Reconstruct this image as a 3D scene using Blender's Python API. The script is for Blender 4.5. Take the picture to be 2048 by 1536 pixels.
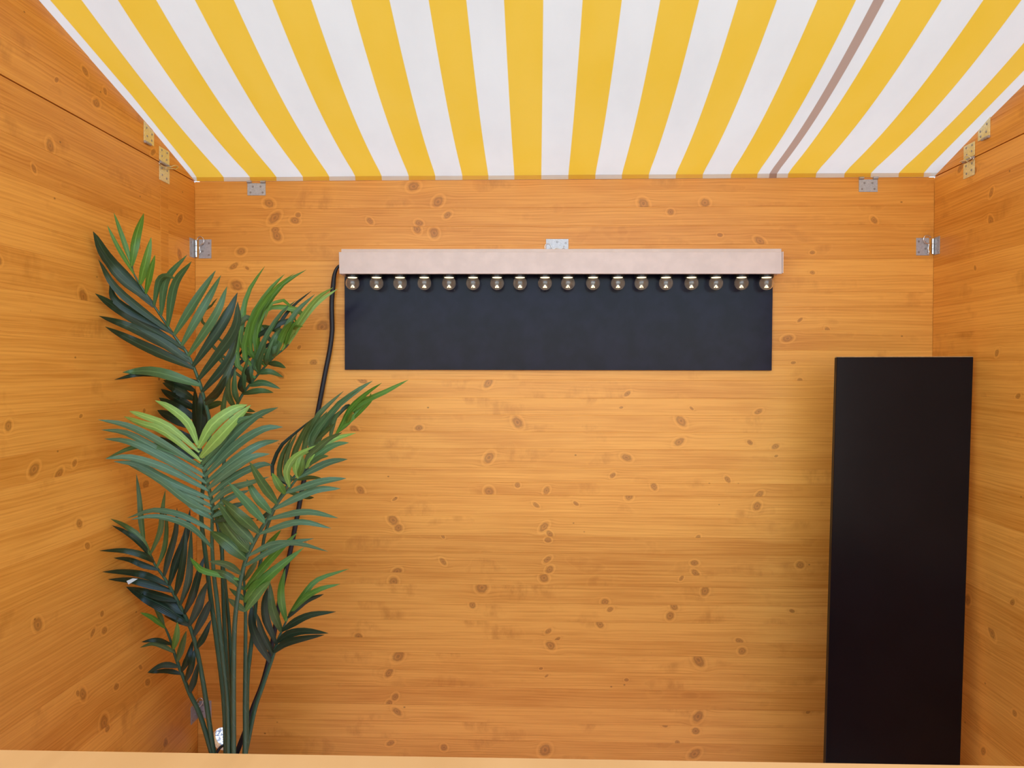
import bpy, bmesh, math, random
from mathutils import Vector, Matrix

# ------------------------------------------------------------------ clear
for o in list(bpy.data.objects): bpy.data.objects.remove(o)
scene = bpy.context.scene
COL = scene.collection

# ------------------------------------------------------------------ camera
F = 1540.0                       # focal length in pixels of a 2048 x 1536 frame
VPX, HY, ROLL = 1075.0, 740.0, -0.002
EYE = Vector((0, 0, 1.5))
yaw = math.atan((VPX - 1024) / F)
pitch = -math.atan((768 - HY) / F)
R = (Matrix.Rotation(yaw, 3, 'Z') @ Matrix.Rotation(math.pi / 2 + pitch, 3, 'X')
     @ Matrix.Rotation(-ROLL, 3, 'Z'))
cam_d = bpy.data.cameras.new('camera')
cam = bpy.data.objects.new('camera', cam_d); COL.objects.link(cam)
cam.matrix_world = Matrix.Translation(EYE) @ R.to_4x4()
cam_d.sensor_fit = 'HORIZONTAL'; cam_d.sensor_width = 36.0
cam_d.lens = F / 2048 * 36.0
cam_d.clip_start = 0.02; cam_d.clip_end = 500
scene.camera = cam

# ------------------------------------------------------------------ light
SUN_EL, SUN_AZ = math.radians(59), math.radians(179.5)    # high in front of the stall, falling on counter and floor
world = bpy.data.worlds.new('sky'); scene.world = world
world.use_nodes = True
wn = world.node_tree.nodes; wl = world.node_tree.links
wn.clear()
wo = wn.new('ShaderNodeOutputWorld'); wb = wn.new('ShaderNodeBackground')
sky = wn.new('ShaderNodeTexSky'); sky.sky_type = 'NISHITA'
sky.sun_disc = False; sky.sun_elevation = SUN_EL; sky.sun_rotation = SUN_AZ
sky.air_density = 1.0; sky.dust_density = 0.3; sky.ozone_density = 1.0
wb.inputs['Strength'].default_value = 0.52
wl.new(sky.outputs[0], wb.inputs[0]); wl.new(wb.outputs[0], wo.inputs[0])
sd = bpy.data.lights.new('sun', 'SUN'); sd.energy = 4.6; sd.angle = math.radians(0.6)
sd.color = (1.0, 0.95, 0.88)
sun = bpy.data.objects.new('sun', sd); COL.objects.link(sun)
sdir = Vector((math.sin(SUN_AZ) * math.cos(SUN_EL), math.cos(SUN_AZ) * math.cos(SUN_EL), math.sin(SUN_EL)))
sun.rotation_euler = sdir.to_track_quat('Z', 'Y').to_euler()
sun.location = (0.5, -4, 8)
vs = scene.view_settings
vs.view_transform = 'Standard'; vs.look = 'None'; vs.gamma = 1.0
vs.use_curve_mapping = False
vs.exposure = 0.46

# ------------------------------------------------------------------ helpers
def ray(px, py):
    return R @ Vector(((px - 1024) / F, -(py - 768) / F, -1.0))
def atY(px, py, y):
    r = ray(px, py); return EYE + r * (y / r.y)
def atX(px, py, x):
    r = ray(px, py); return EYE + r * (x / r.x)
def atZ(px, py, z):
    r = ray(px, py); return EYE + r * ((z - EYE.z) / r.z)

YB = 2.57                                   # inner face of the back wall
XL = atY(391.5, 740, YB).x                  # inner face of the left wall
XR = atY(1864.5, 740, YB).x                 # inner face of the right wall
ZT = 2.132                                  # top of the walls
SL = 0.26                                   # slope of the roof
YR = 0.80                                   # front (upper) edge of the single-pitch roof
YW = 0.80                                   # front end of the side walls
def roof(y): return ZT + 0.012 + SL * (YB - y)

def mesh_obj(name, verts, faces, mat, parent=None, smooth=False, uvs=None):
    me = bpy.data.meshes.new(name)
    me.from_pydata([tuple(v) for v in verts], [], faces)
    me.materials.append(mat)
    if uvs:
        l = me.uv_layers.new(name='UVMap')
        for p in me.polygons:
            for li in p.loop_indices:
                l.data[li].uv = uvs[me.loops[li].vertex_index]
    if smooth:
        for p in me.polygons: p.use_smooth = True
    o = bpy.data.objects.new(name, me); COL.objects.link(o)
    if parent: o.parent = parent
    return o
def bm_obj(name, bm, mat, parent=None, smooth=False):
    me = bpy.data.meshes.new(name); bmesh.ops.recalc_face_normals(bm, faces=bm.faces)
    bm.to_mesh(me); bm.free(); me.materials.append(mat)
    if smooth:
        for p in me.polygons: p.use_smooth = True
    o = bpy.data.objects.new(name, me); COL.objects.link(o)
    if parent: o.parent = parent
    return o
def empty(name, loc=(0, 0, 0)):
    o = bpy.data.objects.new(name, None); COL.objects.link(o); o.location = loc
    o.empty_display_size = 0.05
    return o
def tag(o, label=None, cat=None, group=None, kind=None):
    if label: o['label'] = label
    if cat: o['category'] = cat
    if group: o['group'] = group
    if kind: o['kind'] = kind
    return o
def keep(o, parent):
    """parent o to an empty without moving it"""
    o.parent = parent
    o.matrix_parent_inverse = Matrix.Translation(-parent.location)
    return o
def add_box(bm, c, s, rot=None, bevel=0.0):
    r = bmesh.ops.create_cube(bm, size=1.0)
    vs_ = r['verts']
    m = Matrix.Diagonal((s[0], s[1], s[2], 1))
    m = Matrix.Translation(c) @ (rot.to_4x4() if rot else Matrix()) @ m
    bmesh.ops.transform(bm, matrix=m, verts=vs_)
    if bevel:
        es = {e for v in vs_ for e in v.link_edges}
        bmesh.ops.bevel(bm, geom=list(es), offset=bevel, segments=1, affect='EDGES')
def frame_rot(u, v):
    """columns u, v, u x v"""
    u = Vector(u).normalized(); v = Vector(v); v = (v - u * v.dot(u)).normalized(); n = u.cross(v)
    return Matrix((u, v, n)).transposed()
def catmull(pts, n):
    P = [Vector(p) for p in pts]
    if len(P) == 2: return [P[0].lerp(P[1], i / n) for i in range(n + 1)]
    P = [P[0] * 2 - P[1]] + P + [P[-1] * 2 - P[-2]]
    seg = len(P) - 3; out = []
    for i in range(n + 1):
        t = i / n * seg; k = min(int(t), seg - 1); t -= k
        a, b, c, d = P[k:k + 4]
        out.append(0.5 * ((2 * b) + (c - a) * t + (2 * a - 5 * b + 4 * c - d) * t * t + (3 * b - a - 3 * c + d) * t ** 3))
    return out
def add_tube(bm, pts, rad, sides=8):
    n = len(pts); rings = []
    up = Vector((0.13, 0.9, 0.31)).normalized()
    for i, p in enumerate(pts):
        t = (pts[min(i + 1, n - 1)] - pts[max(i - 1, 0)]).normalized()
        a = t.cross(up)
        if a.length < 1e-4: a = t.cross(Vector((1, 0, 0)))
        a.normalize(); b = t.cross(a)
        r = rad(i / (n - 1)) if callable(rad) else rad
        rings.append([bm.verts.new(p + (a * math.cos(2 * math.pi * k / sides) + b * math.sin(2 * math.pi * k / sides)) * r) for k in range(sides)])
    for i in range(n - 1):
        for k in range(sides):
            bm.faces.new((rings[i][k], rings[i][(k + 1) % sides], rings[i + 1][(k + 1) % sides], rings[i + 1][k]))
    bm.faces.new(rings[0]); bm.faces.new(rings[-1][::-1])
def add_lathe(bm, prof, seg=16, mat=None):
    """profile of (radius, z); closed at the ends when radius is 0"""
    rings = []; new = []
    for r, z in prof:
        if r < 1e-7: v = bm.verts.new((0, 0, z)); rings.append([v]); new.append(v)
        else:
            ring = [bm.verts.new((r * math.cos(2 * math.pi * k / seg), r * math.sin(2 * math.pi * k / seg), z)) for k in range(seg)]
            rings.append(ring); new += ring
    for a, b in zip(rings[:-1], rings[1:]):
        for k in range(seg):
            k2 = (k + 1) % seg
            if len(a) == 1 and len(b) == 1: continue
            if len(a) == 1: bm.faces.new((a[0], b[k], b[k2]))
            elif len(b) == 1: bm.faces.new((a[k], a[k2], b[0]))
            else: bm.faces.new((a[k], a[k2], b[k2], b[k]))
    if mat is not None: bmesh.ops.transform(bm, matrix=mat, verts=new)

# ------------------------------------------------------------------ materials
class NT:
    def __init__(s, name):
        s.m = bpy.data.materials.new(name); s.m.use_nodes = True
        s.t = s.m.node_tree; s.t.nodes.clear()
        s.out = s.n('ShaderNodeOutputMaterial')
    def n(s, kind, **kw):
        x = s.t.nodes.new(kind)
        for k, v in kw.items(): setattr(x, k, v)
        return x
    def l(s, a, b): s.t.links.new(a, b)
    def put(s, sock, v):
        if hasattr(v, 'default_value') or hasattr(v, 'is_output'): s.l(v, sock)
        else: sock.default_value = v
    def math(s, op, a, b=0.0, c=0.0, clamp=False):
        x = s.n('ShaderNodeMath', operation=op, use_clamp=clamp)
        s.put(x.inputs[0], a); s.put(x.inputs[1], b)
        if len(x.inputs) > 2: s.put(x.inputs[2], c)
        return x.outputs[0]
    def ss(s, v, a, b, lo=0.0, hi=1.0):
        x = s.n('ShaderNodeMapRange', interpolation_type='SMOOTHSTEP')
        s.put(x.inputs['Value'], v)
        for k, q in (('From Min', a), ('From Max', b), ('To Min', lo), ('To Max', hi)): s.put(x.inputs[k], q)
        return x.outputs[0]
    def mix(s, f, a, b, mode='MIX'):
        x = s.n('ShaderNodeMix', data_type='RGBA', blend_type=mode)
        s.put(x.inputs[0], f)
        for sock, v in ((x.inputs[6], a), (x.inputs[7], b)):
            if isinstance(v, tuple) and len(v) == 3: v = (*v, 1)
            s.put(sock, v)
        return x.outputs[2]
    def noise(s, vec, scale, detail=3.0, rough=0.55, dim='3D'):
        x = s.n('ShaderNodeTexNoise', noise_dimensions=dim)
        if vec is not None: s.l(vec, x.inputs['Vector'])
        x.inputs['Scale'].default_value = scale; x.inputs['Detail'].default_value = detail
        x.inputs['Roughness'].default_value = rough
        return x.outputs['Fac']
    def xyz(s, x, y, z):
        c = s.n('ShaderNodeCombineXYZ')
        for k, v in zip('XYZ', (x, y, z)): s.put(c.inputs[k], v)
        return c.outputs[0]
    def bsdf(s, color, rough, spec=0.5, metal=0.0, normal=None, **kw):
        b = s.n('ShaderNodeBsdfPrincipled')
        if isinstance(color, tuple) and len(color) == 3: color = (*color, 1)
        s.put(b.inputs['Base Color'], color); s.put(b.inputs['Roughness'], rough)
        b.inputs['Metallic'].default_value = metal
        b.inputs['Specular IOR Level'].default_value = spec
        if normal is not None: s.l(normal, b.inputs['Normal'])
        for k, v in kw.items(): s.put(b.inputs[k.replace('_', ' ')], v)
        return b
    def bump(s, h, strength, dist=0.001):
        b = s.n('ShaderNodeBump'); b.inputs['Strength'].default_value = strength
        b.inputs['Distance'].default_value = dist
        s.l(h, b.inputs['Height']); return b.outputs[0]
    def done(s, b):
        s.l(b.outputs[0], s.out.inputs[0]); return s.m

NK = 8
def pine(name, light, dark, knot_c, rough=0.46, knots=True, coord='Object'):
    n = NT(name)
    tc = n.n('ShaderNodeTexCoord'); sp = n.n('ShaderNodeSeparateXYZ'); n.l(tc.outputs['Object'], sp.inputs[0])
    X, Y, Z = sp.outputs
    oi = n.n('ShaderNodeObjectInfo'); rnd = oi.outputs['Random']
    off = n.math('MULTIPLY', rnd, 41.0)
    D = None; warp = None; hx = None
    for i in range(NK if knots else 0):
        a = n.n('ShaderNodeAttribute', attribute_type='OBJECT', attribute_name='k%d' % i)
        s = n.n('ShaderNodeSeparateXYZ'); n.l(a.outputs['Vector'], s.inputs[0])
        dx = n.math('SUBTRACT', X, s.outputs[0]); dz = n.math('SUBTRACT', Z, s.outputs[1])
        rr = s.outputs[2]
        ux = n.math('DIVIDE', dx, n.math('MULTIPLY', rr, 1.2)); uz = n.math('DIVIDE', n.math('ADD', dz, n.math('MULTIPLY', dx, n.math('MULTIPLY_ADD', n.math('FRACT', n.math('MULTIPLY', s.outputs[1], 977.0)), 1.1, -0.55))), n.math('MULTIPLY', rr, n.math('MULTIPLY_ADD', n.math('FRACT', n.math('MULTIPLY', s.outputs[0], 53.0)), 0.6, 0.75)))
        d2 = n.math('ADD', n.math('MULTIPLY', ux, ux), n.math('MULTIPLY', uz, uz))
        wx = n.math('MULTIPLY', ux, 0.45); 
        e2 = n.math('ADD', n.math('MULTIPLY', wx, wx), n.math('MULTIPLY', uz, n.math('MULTIPLY', uz, 0.35)))
        g = n.math('EXPONENT', n.math('MULTIPLY', e2, -0.8))
        w = n.math('MULTIPLY', g, dz)
        D = d2 if D is None else n.math('MINIMUM', D, d2)
        warp = w if warp is None else n.math('ADD', warp, w)
        hx = g if hx is None else n.math('MAXIMUM', hx, g)
    wob = n.noise(n.xyz(n.math('MULTIPLY', X, 3.0), off, n.math('MULTIPLY', Z, 8.0)), 1.0, 2.0)
    Zw = n.math('ADD', Z, n.math('MULTIPLY', wob, 0.012))
    if knots: Zw = n.math('SUBTRACT', Zw, n.math('MULTIPLY', warp, 0.62))
    # fine streaks along the board
    f1 = n.noise(n.xyz(n.math('MULTIPLY', X, 3.6), off, n.math('MULTIPLY', Zw, 260.0)), 1.0, 5.0, 0.6)
    f2 = n.noise(n.xyz(n.math('MULTIPLY', X, 0.9), n.math('ADD', off, 7.3), n.math('MULTIPLY', Zw, 34.0)), 1.0, 3.0, 0.5)
    big = n.noise(n.xyz(n.math('MULTIPLY', X, 2.2), n.math('ADD', off, 3.1), n.math('MULTIPLY', Z, 9.0)), 1.0, 3.0, 0.6)
    ringv = n.math('ADD', n.math('MULTIPLY', Zw, 620.0), n.math('MULTIPLY', n.noise(n.xyz(n.math('MULTIPLY', X, 0.8), off, n.math('MULTIPLY', Zw, 9.0)), 1.0, 1.0), 34.0))
    rings = n.math('POWER', n.math('MULTIPLY_ADD', n.math('SINE', ringv), 0.5, 0.5), 2.5)
    g1 = n.ss(f1, 0.36, 0.68); g2 = n.ss(f2, 0.35, 0.7)
    amt = n.math('ADD', n.math('MULTIPLY', g1, 0.42), n.math('MULTIPLY', g2, 0.24))
    amt = n.math('ADD', amt, n.math('MULTIPLY', rings, 0.16))
    amt = n.math('ADD', amt, n.math('MULTIPLY', n.ss(big, 0.4, 0.75), 0.32))
    amt = n.math('ADD', amt, n.math('MULTIPLY_ADD', rnd, 0.46, -0.25), clamp=True)
    colr = n.mix(amt, light, dark)
    # feathered figure: short cross-grain smudges with pale crescents beside them
    fv = n.xyz(n.math('MULTIPLY', X, 5.5), n.math('ADD', off, 13.0), n.math('MULTIPLY', Z, 11.0))
    fn = n.noise(fv, 1.0, 2.0, 0.5)
    fd = n.noise(n.xyz(n.math('MULTIPLY', X, 30.0), off, n.math('MULTIPLY', Zw, 16.0)), 1.0, 4.0, 0.62)
    sm = n.math('MULTIPLY', n.ss(fn, 0.56, 0.72), n.ss(fd, 0.36, 0.70))
    colr = n.mix(n.math('MULTIPLY', sm, 0.55), colr, tuple(c * 0.80 for c in dark))
    cres = n.math('MULTIPLY', n.ss(fn, 0.565, 0.59), n.ss(fn, 0.615, 0.60))
    colr = n.mix(n.math('MULTIPLY', cres, 0.09), colr, tuple(min(1, c * 1.12) for c in light))
    if knots:
        d = n.math('SQRT', D)
        # stained halo along the grain, then the knot itself with its rings and dark rim
        halo = n.math('MULTIPLY', n.ss(hx, 0.15, 1.0), n.ss(n.noise(n.xyz(n.math('MULTIPLY', X, 14.0), off, n.math('MULTIPLY', Zw, 60.0)), 1.0, 3.0), 0.25, 0.75))
        colr = n.mix(n.math('MULTIPLY', halo, 0.62), colr, tuple(c * 0.82 for c in dark))
        pale = n.math('MULTIPLY', n.ss(d, 1.25, 1.55), n.ss(d, 2.05, 1.7))
        colr = n.mix(n.math('MULTIPLY', pale, 0.40), colr, tuple(min(1, c * 1.08) for c in light))
        wobd = n.math('ADD', d, n.math('MULTIPLY_ADD', n.noise(n.xyz(n.math('MULTIPLY', X, 90.0), off, n.math('MULTIPLY', Z, 90.0)), 1.0, 2.0), 0.7, -0.35))
        core = n.ss(wobd, 0.95, 0.72)
        ring2 = n.math('MULTIPLY_ADD', n.math('SINE', n.math('MULTIPLY', wobd, 17.0)), 0.5, 0.5)
        kc = n.mix(n.math('MULTIPLY', ring2, 0.55), knot_c, tuple(min(1, c * 2.1) for c in knot_c))
        colr = n.mix(n.math('MULTIPLY', core, 0.55), colr, kc)
        colr = n.mix(n.math('MULTIPLY', n.ss(wobd, 0.42, 0.1), 0.45), colr, tuple(c * 0.6 for c in knot_c))
        rim = n.math('MULTIPLY', n.ss(wobd, 0.62, 0.9), n.ss(wobd, 1.2, 0.92))
        colr = n.mix(n.math('MULTIPLY', rim, 0.42), colr, tuple(c * 0.6 for c in knot_c))
    # little dark pitch specks
    vo = n.n('ShaderNodeTexVoronoi', feature='F1'); vo.inputs['Scale'].default_value = 1.0
    n.l(n.xyz(n.math('MULTIPLY', X, 9.0), off, n.math('MULTIPLY', Z, 13.0)), vo.inputs['Vector'])
    speck = n.ss(vo.outputs['Distance'], 0.045, 0.02)
    colr = n.mix(n.math('MULTIPLY', speck, 0.65), colr, tuple(c * 0.5 for c in knot_c))
    hgt = n.math('ADD', n.math('MULTIPLY', f1, 0.6), n.math('MULTIPLY', big, 0.4))
    b = n.bsdf(colr, n.math('MULTIPLY_ADD', f1, 0.12, rough - 0.06), 0.42, normal=n.bump(hgt, 0.22, 0.0008))
    return n.done(b)

M = {}
M['pine'] = pine('stained_pine', (0.81, 0.355, 0.056), (0.55, 0.185, 0.014), (0.30, 0.105, 0.014))
M['pine_plain'] = pine('stained_pine_board', (0.81, 0.355, 0.056), (0.55, 0.185, 0.014), (0.30, 0.105, 0.014), knots=False)
M['counter'] = pine('pale_counter_pine', (0.33, 0.19, 0.075), (0.27, 0.145, 0.05), (0.3, 0.14, 0.06), knots=False)

def plain(name, color, rough, spec=0.5, metal=0.0, nscale=0, namt=0.0, bump=0.0):
    n = NT(name); c = (*color, 1)
    nor = None
    if nscale:
        tc = n.n('ShaderNodeTexCoord')
        f = n.noise(tc.outputs['Object'], nscale, 4.0)
        c = n.mix(n.ss(f, 0.3, 0.75), tuple(x * (1 - namt) for x in color), tuple(min(1, x * (1 + namt)) for x in color))
        if bump: nor = n.bump(f, bump, 0.001)
    return n.done(n.bsdf(c, rough, spec, metal, normal=nor))
M['black_paint'] = plain('black_chalk_paint', (0.009, 0.008, 0.020), 0.20, 0.09, 0, 14, 0.25, 0.10)
M['black_laminate'] = plain('black_laminate', (0.0075, 0.0048, 0.0050), 0.26, 0.14, 0, 6, 0.1, 0.0)
M['raw_edge'] = plain('raw_board_edge', (0.45, 0.27, 0.12), 0.7, 0.3, 0, 60, 0.2)
M['cream'] = plain('cream_paint', (0.68, 0.54, 0.48), 0.55, 0.4, 0, 22, 0.05, 0.06)
M['socket'] = plain('black_bakelite', (0.006, 0.006, 0.007), 0.45)
M['cable'] = plain('black_rubber', (0.012, 0.011, 0.014), 0.5, 0.45, 0, 90, 0.3, 0.1)
M['zinc'] = plain('zinc_plate', (0.44, 0.42, 0.43), 0.48, 0.5, 0.55, 180, 0.10, 0.05)
M['brass_zinc'] = plain('yellow_zinc_plate', (0.80, 0.70, 0.40), 0.42, 0.5, 0.5, 180, 0.12, 0.05)
M['steel'] = plain('bright_steel', (0.72, 0.71, 0.70), 0.2, 0.5, 1.0, 200, 0.05)
M['screw'] = plain('screw_steel', (0.33, 0.30, 0.29), 0.4, 0.5, 0.8, 300, 0.2)
M['tag'] = plain('pale_tag', (0.62, 0.66, 0.58), 0.5, 0.4, 0, 60, 0.05)
M['pot'] = plain('black_plastic_pot', (0.02, 0.02, 0.02), 0.5, 0.4, 0, 40, 0.1)
M['soil'] = plain('dark_soil', (0.03, 0.02, 0.012), 0.9, 0.2, 0, 80, 0.5, 0.5)
M['floor'] = plain('pale_paving_floor', (0.66, 0.60, 0.63), 0.6, 0.3, 0, 8, 0.2, 0.1)
M['paving'] = plain('grey_paving', (0.20, 0.19, 0.18), 0.8, 0.3, 0, 3, 0.2, 0.1)
M['stem'] = None

def gravel():
    n = NT('pale_gravel'); tc = n.n('ShaderNodeTexCoord')
    v = n.n('ShaderNodeTexVoronoi', feature='F1'); v.inputs['Scale'].default_value = 95
    n.l(tc.outputs['Object'], v.inputs['Vector'])
    f = n.noise(tc.outputs['Object'], 9, 4)
    c = n.mix(n.ss(v.outputs['Distance'], 0.30, 0.62), (0.66, 0.66, 0.66), (0.10, 0.10, 0.12))
    c = n.mix(n.math('MULTIPLY', n.ss(f, 0.45, 0.7), 0.35), c, (0.35, 0.34, 0.33))
    h = n.math('SUBTRACT', 1.0, v.outputs['Distance'])
    return n.done(n.bsdf(c, 0.85, 0.3, normal=n.bump(h, 0.8, 0.01)))
M['gravel'] = gravel()

def leaf(name, c0, c1, rough=0.38):
    n = NT(name)
    uv = n.n('ShaderNodeUVMap'); s = n.n('ShaderNodeSeparateXYZ'); n.l(uv.outputs[0], s.inputs[0])
    oi = n.n('ShaderNodeObjectInfo')
    u, v = s.outputs[0], s.outputs[1]
    lines = n.math('MULTIPLY_ADD', n.math('SINE', n.math('MULTIPLY', u, 58.0)), 0.5, 0.5)
    vein = n.ss(n.math('ABSOLUTE', n.math('SUBTRACT', u, 0.5)), 0.075, 0.03)
    f = n.noise(n.xyz(n.math('MULTIPLY', u, 5.0), n.math('MULTIPLY', v, 14.0), n.math('MULTIPLY', oi.outputs['Random'], 50.0)), 1.0, 3.0)
    k = n.math('ADD', n.math('MULTIPLY', f, 0.8), n.math('MULTIPLY', lines, 0.18))
    k = n.math('ADD', k, n.math('MULTIPLY_ADD', oi.outputs['Random'], 0.5, -0.25), clamp=True)
    c = n.mix(k, c0, c1)
    c = n.mix(n.math('MULTIPLY', vein, 0.45), c, tuple(min(1, x * 1.7 + 0.01) for x in c1))
    h = n.math('ADD', n.math('MULTIPLY', lines, 0.5), n.math('MULTIPLY', f, 1.0))
    b = n.bsdf(c, rough, 0.34, normal=n.bump(h, 0.3, 0.0012))
    return n.done(b)
LEAF = {
    'k': leaf('leaf_deep_green', (0.006, 0.017, 0.007), (0.020, 0.040, 0.014), 0.36),   # very dark
    'd': leaf('leaf_dark_green', (0.013, 0.033, 0.013), (0.038, 0.064, 0.025), 0.38),
    'b': leaf('leaf_blue_green', (0.046, 0.106, 0.046), (0.098, 0.168, 0.078), 0.45),
    'o': leaf('leaf_olive', (0.036, 0.066, 0.012), (0.085, 0.125, 0.030), 0.42),
    'm': leaf('leaf_mid_green', (0.040, 0.095, 0.028), (0.080, 0.155, 0.050), 0.42),
    'l': leaf('leaf_light_green', (0.130, 0.240, 0.028), (0.255, 0.365, 0.075), 0.42),
    'g': leaf('leaf_grass_green', (0.060, 0.150, 0.012), (0.120, 0.240, 0.030), 0.36),
}
def stem_mat():
    n = NT('green_stem'); tc = n.n('ShaderNodeTexCoord'); s = n.n('ShaderNodeSeparateXYZ'); n.l(tc.outputs['Object'], s.inputs[0])
    f = n.noise(n.xyz(n.math('MULTIPLY', s.outputs[0], 60.0), n.math('MULTIPLY', s.outputs[1], 60.0), n.math('MULTIPLY', s.outputs[2], 6.0)), 1.0, 3.0)
    node = n.ss(n.math('FRACT', n.math('ADD', n.math('MULTIPLY', s.outputs[2], 9.0), n.math('MULTIPLY', s.outputs[0], 31.0))), 0.972, 0.985)
    c = n.mix(f, (0.020, 0.055, 0.026), (0.050, 0.115, 0.055))
    c = n.mix(n.math('MULTIPLY', node, 0.45), c, (0.16, 0.24, 0.15))
    return n.done(n.bsdf(c, 0.4, 0.45))
M['stem'] = stem_mat()

TR = 0.44                                  # share of the light that the cloth lets through
def tarp():
    n = NT('striped_tarpaulin')
    uv = n.n('ShaderNodeUVMap'); s = n.n('ShaderNodeSeparateXYZ'); n.l(uv.outputs[0], s.inputs[0])
    u, v = s.outputs[0], s.outputs[1]
    fr = n.math('FRACT', n.math('ADD', u, 20.0))
    yel = n.math('MULTIPLY', n.ss(fr, 0.0, 0.012), n.ss(fr, 0.512, 0.5))
    br = n.math('MULTIPLY', n.ss(u, 10.695, 10.705), n.ss(u, 10.828, 10.818))
    f = n.noise(n.xyz(n.math('MULTIPLY', u, 1.2), n.math('MULTIPLY', v, 5.0), 0.0), 1.0, 4.0)
    white = n.mix(n.ss(f, 0.3, 0.8), (0.90, 0.86, 0.74), (0.84, 0.80, 0.69))
    yc = n.mix(n.ss(f, 0.3, 0.8), (0.96, 0.585, 0.060), (0.93, 0.55, 0.040))
    c = n.mix(yel, white, yc)
    c = n.mix(br, c, (0.50, 0.33, 0.23))
    weave = n.math('MULTIPLY', n.math('SINE', n.math('MULTIPLY', u, 700.0)), n.math('SINE', n.math('MULTIPLY', v, 4000.0)))
    nor = n.bump(n.math('ADD', n.math('MULTIPLY', weave, 0.1), f), 0.15, 0.002)
    p = n.bsdf(c, 0.42, 0.6, normal=nor)
    t = n.n('ShaderNodeBsdfTranslucent'); n.l(n.mix(1.0, c, (TR, TR, TR), 'MULTIPLY'), t.inputs['Color']); n.l(nor, t.inputs['Normal'])
    mx = n.n('ShaderNodeMixShader'); mx.inputs[0].default_value = 0.50
    n.l(p.outputs[0], mx.inputs[1]); n.l(t.outputs[0], mx.inputs[2])
    return n.done(mx)
M['tarp'] = tarp()

def glass():
    n = NT('clear_glass')
    b = n.bsdf((0.98, 0.97, 0.95), 0.02, 0.5, Transmission_Weight=1.0, IOR=1.45)
    d = n.n('ShaderNodeBsdfTranslucent'); d.inputs[0].default_value = (0.9, 0.82, 0.78, 1)      # faint pinkish haze mixed into the clear globe
    mx = n.n('ShaderNodeMixShader'); mx.inputs[0].default_value = 0.10
    n.l(b.outputs[0], mx.inputs[1]); n.l(d.outputs[0], mx.inputs[2])
    return n.done(mx)
M['glass'] = glass()
def led():
    n = NT('lit_led_disc_and_glints'); tc = n.n('ShaderNodeTexCoord')
    f = n.noise(tc.outputs['Object'], 300, 2)
    return n.done(n.bsdf((0.9, 0.8, 0.6), 0.4, 0.4, Emission_Color=(1.0, 0.80, 0.50, 1), Emission_Strength=n.math('MULTIPLY_ADD', f, 1.0, LED)))
LED = 1.1
M['led'] = led()
M['glint_sticks'] = plain('frosted_led_core', (0.85, 0.80, 0.72), 0.3, 0.6, 0.0, 400, 0.1)
M['cap_metal'] = plain('brushed_nickel_cap', (0.80, 0.74, 0.62), 0.28, 0.5, 0.9, 300, 0.1)

# ------------------------------------------------------------------ setting
rng = random.Random(7)
def set_knots(o, ks):
    for i in range(NK):
        o['k%d' % i] = [float(v) for v in ks[i]] if i < len(ks) else [90.0, 90.0, 0.01]

def plank(parent, poly, normal, along, origin, thick, mat, knots=(), name='plank'):
    """poly: 2-D (a, h) outline in the wall plane; local X = along the board, Z up, -Y = face"""
    amin = min(p[0] for p in poly); amax = max(p[0] for p in poly)
    zmin = min(p[1] for p in poly); zmax = max(p[1] for p in poly)
    ca, cz = (amin + amax) / 2, (zmin + zmax) / 2
    bm = bmesh.new()
    # face bevelled by half a millimetre so that each joint shows as a hairline
    def inset(pts, d):
        cx = sum(p[0] for p in pts) / len(pts); cy = sum(p[1] for p in pts) / len(pts)
        return [(p[0] - math.copysign(min(d, abs(p[0] - cx)), p[0] - cx), p[1] - math.copysign(min(d, abs(p[1] - cy)), p[1] - cy)) for p in pts]
    e = 0.0005
    rings = []
    for pts, y in ((inset(poly, e), 0.0), (poly, 0.0006), (poly, thick)):
        rings.append([bm.verts.new((a - ca, y, z - cz)) for a, z in pts])
    k = len(poly)
    bm.faces.new(rings[0]); bm.faces.new(rings[2][::-1])
    for r0, r1 in zip(rings[:-1], rings[1:]):
        for i in range(k): bm.faces.new((r0[i], r0[(i + 1) % k], r1[(i + 1) % k], r1[i]))
    o = bm_obj(name, bm, mat)
    u = Vector(along); nrm = Vector(normal)       # nrm points out of the room
    m = Matrix((u, nrm, Vector((0, 0, 1)))).transposed().to_4x4()
    m.translation = Vector(origin) + u * ca + Vector((0, 0, cz))
    o.matrix_world = m
    o.parent = parent
    set_knots(o, [(a - ca, z - cz, r) for a, z, r in knots])
    return o

def bool_cut(o, cutter):
    md = o.modifiers.new('cut', 'BOOLEAN'); md.operation = 'DIFFERENCE'; md.object = cutter; md.solver = 'EXACT'
    bpy.context.view_layer.update()
    dg = bpy.context.evaluated_depsgraph_get()
    me = bpy.data.meshes.new_from_object(o.evaluated_get(dg))
    o.modifiers.remove(md); o.data = me

TP, TB = 0.014, 0.013                        # board and backing thickness
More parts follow.
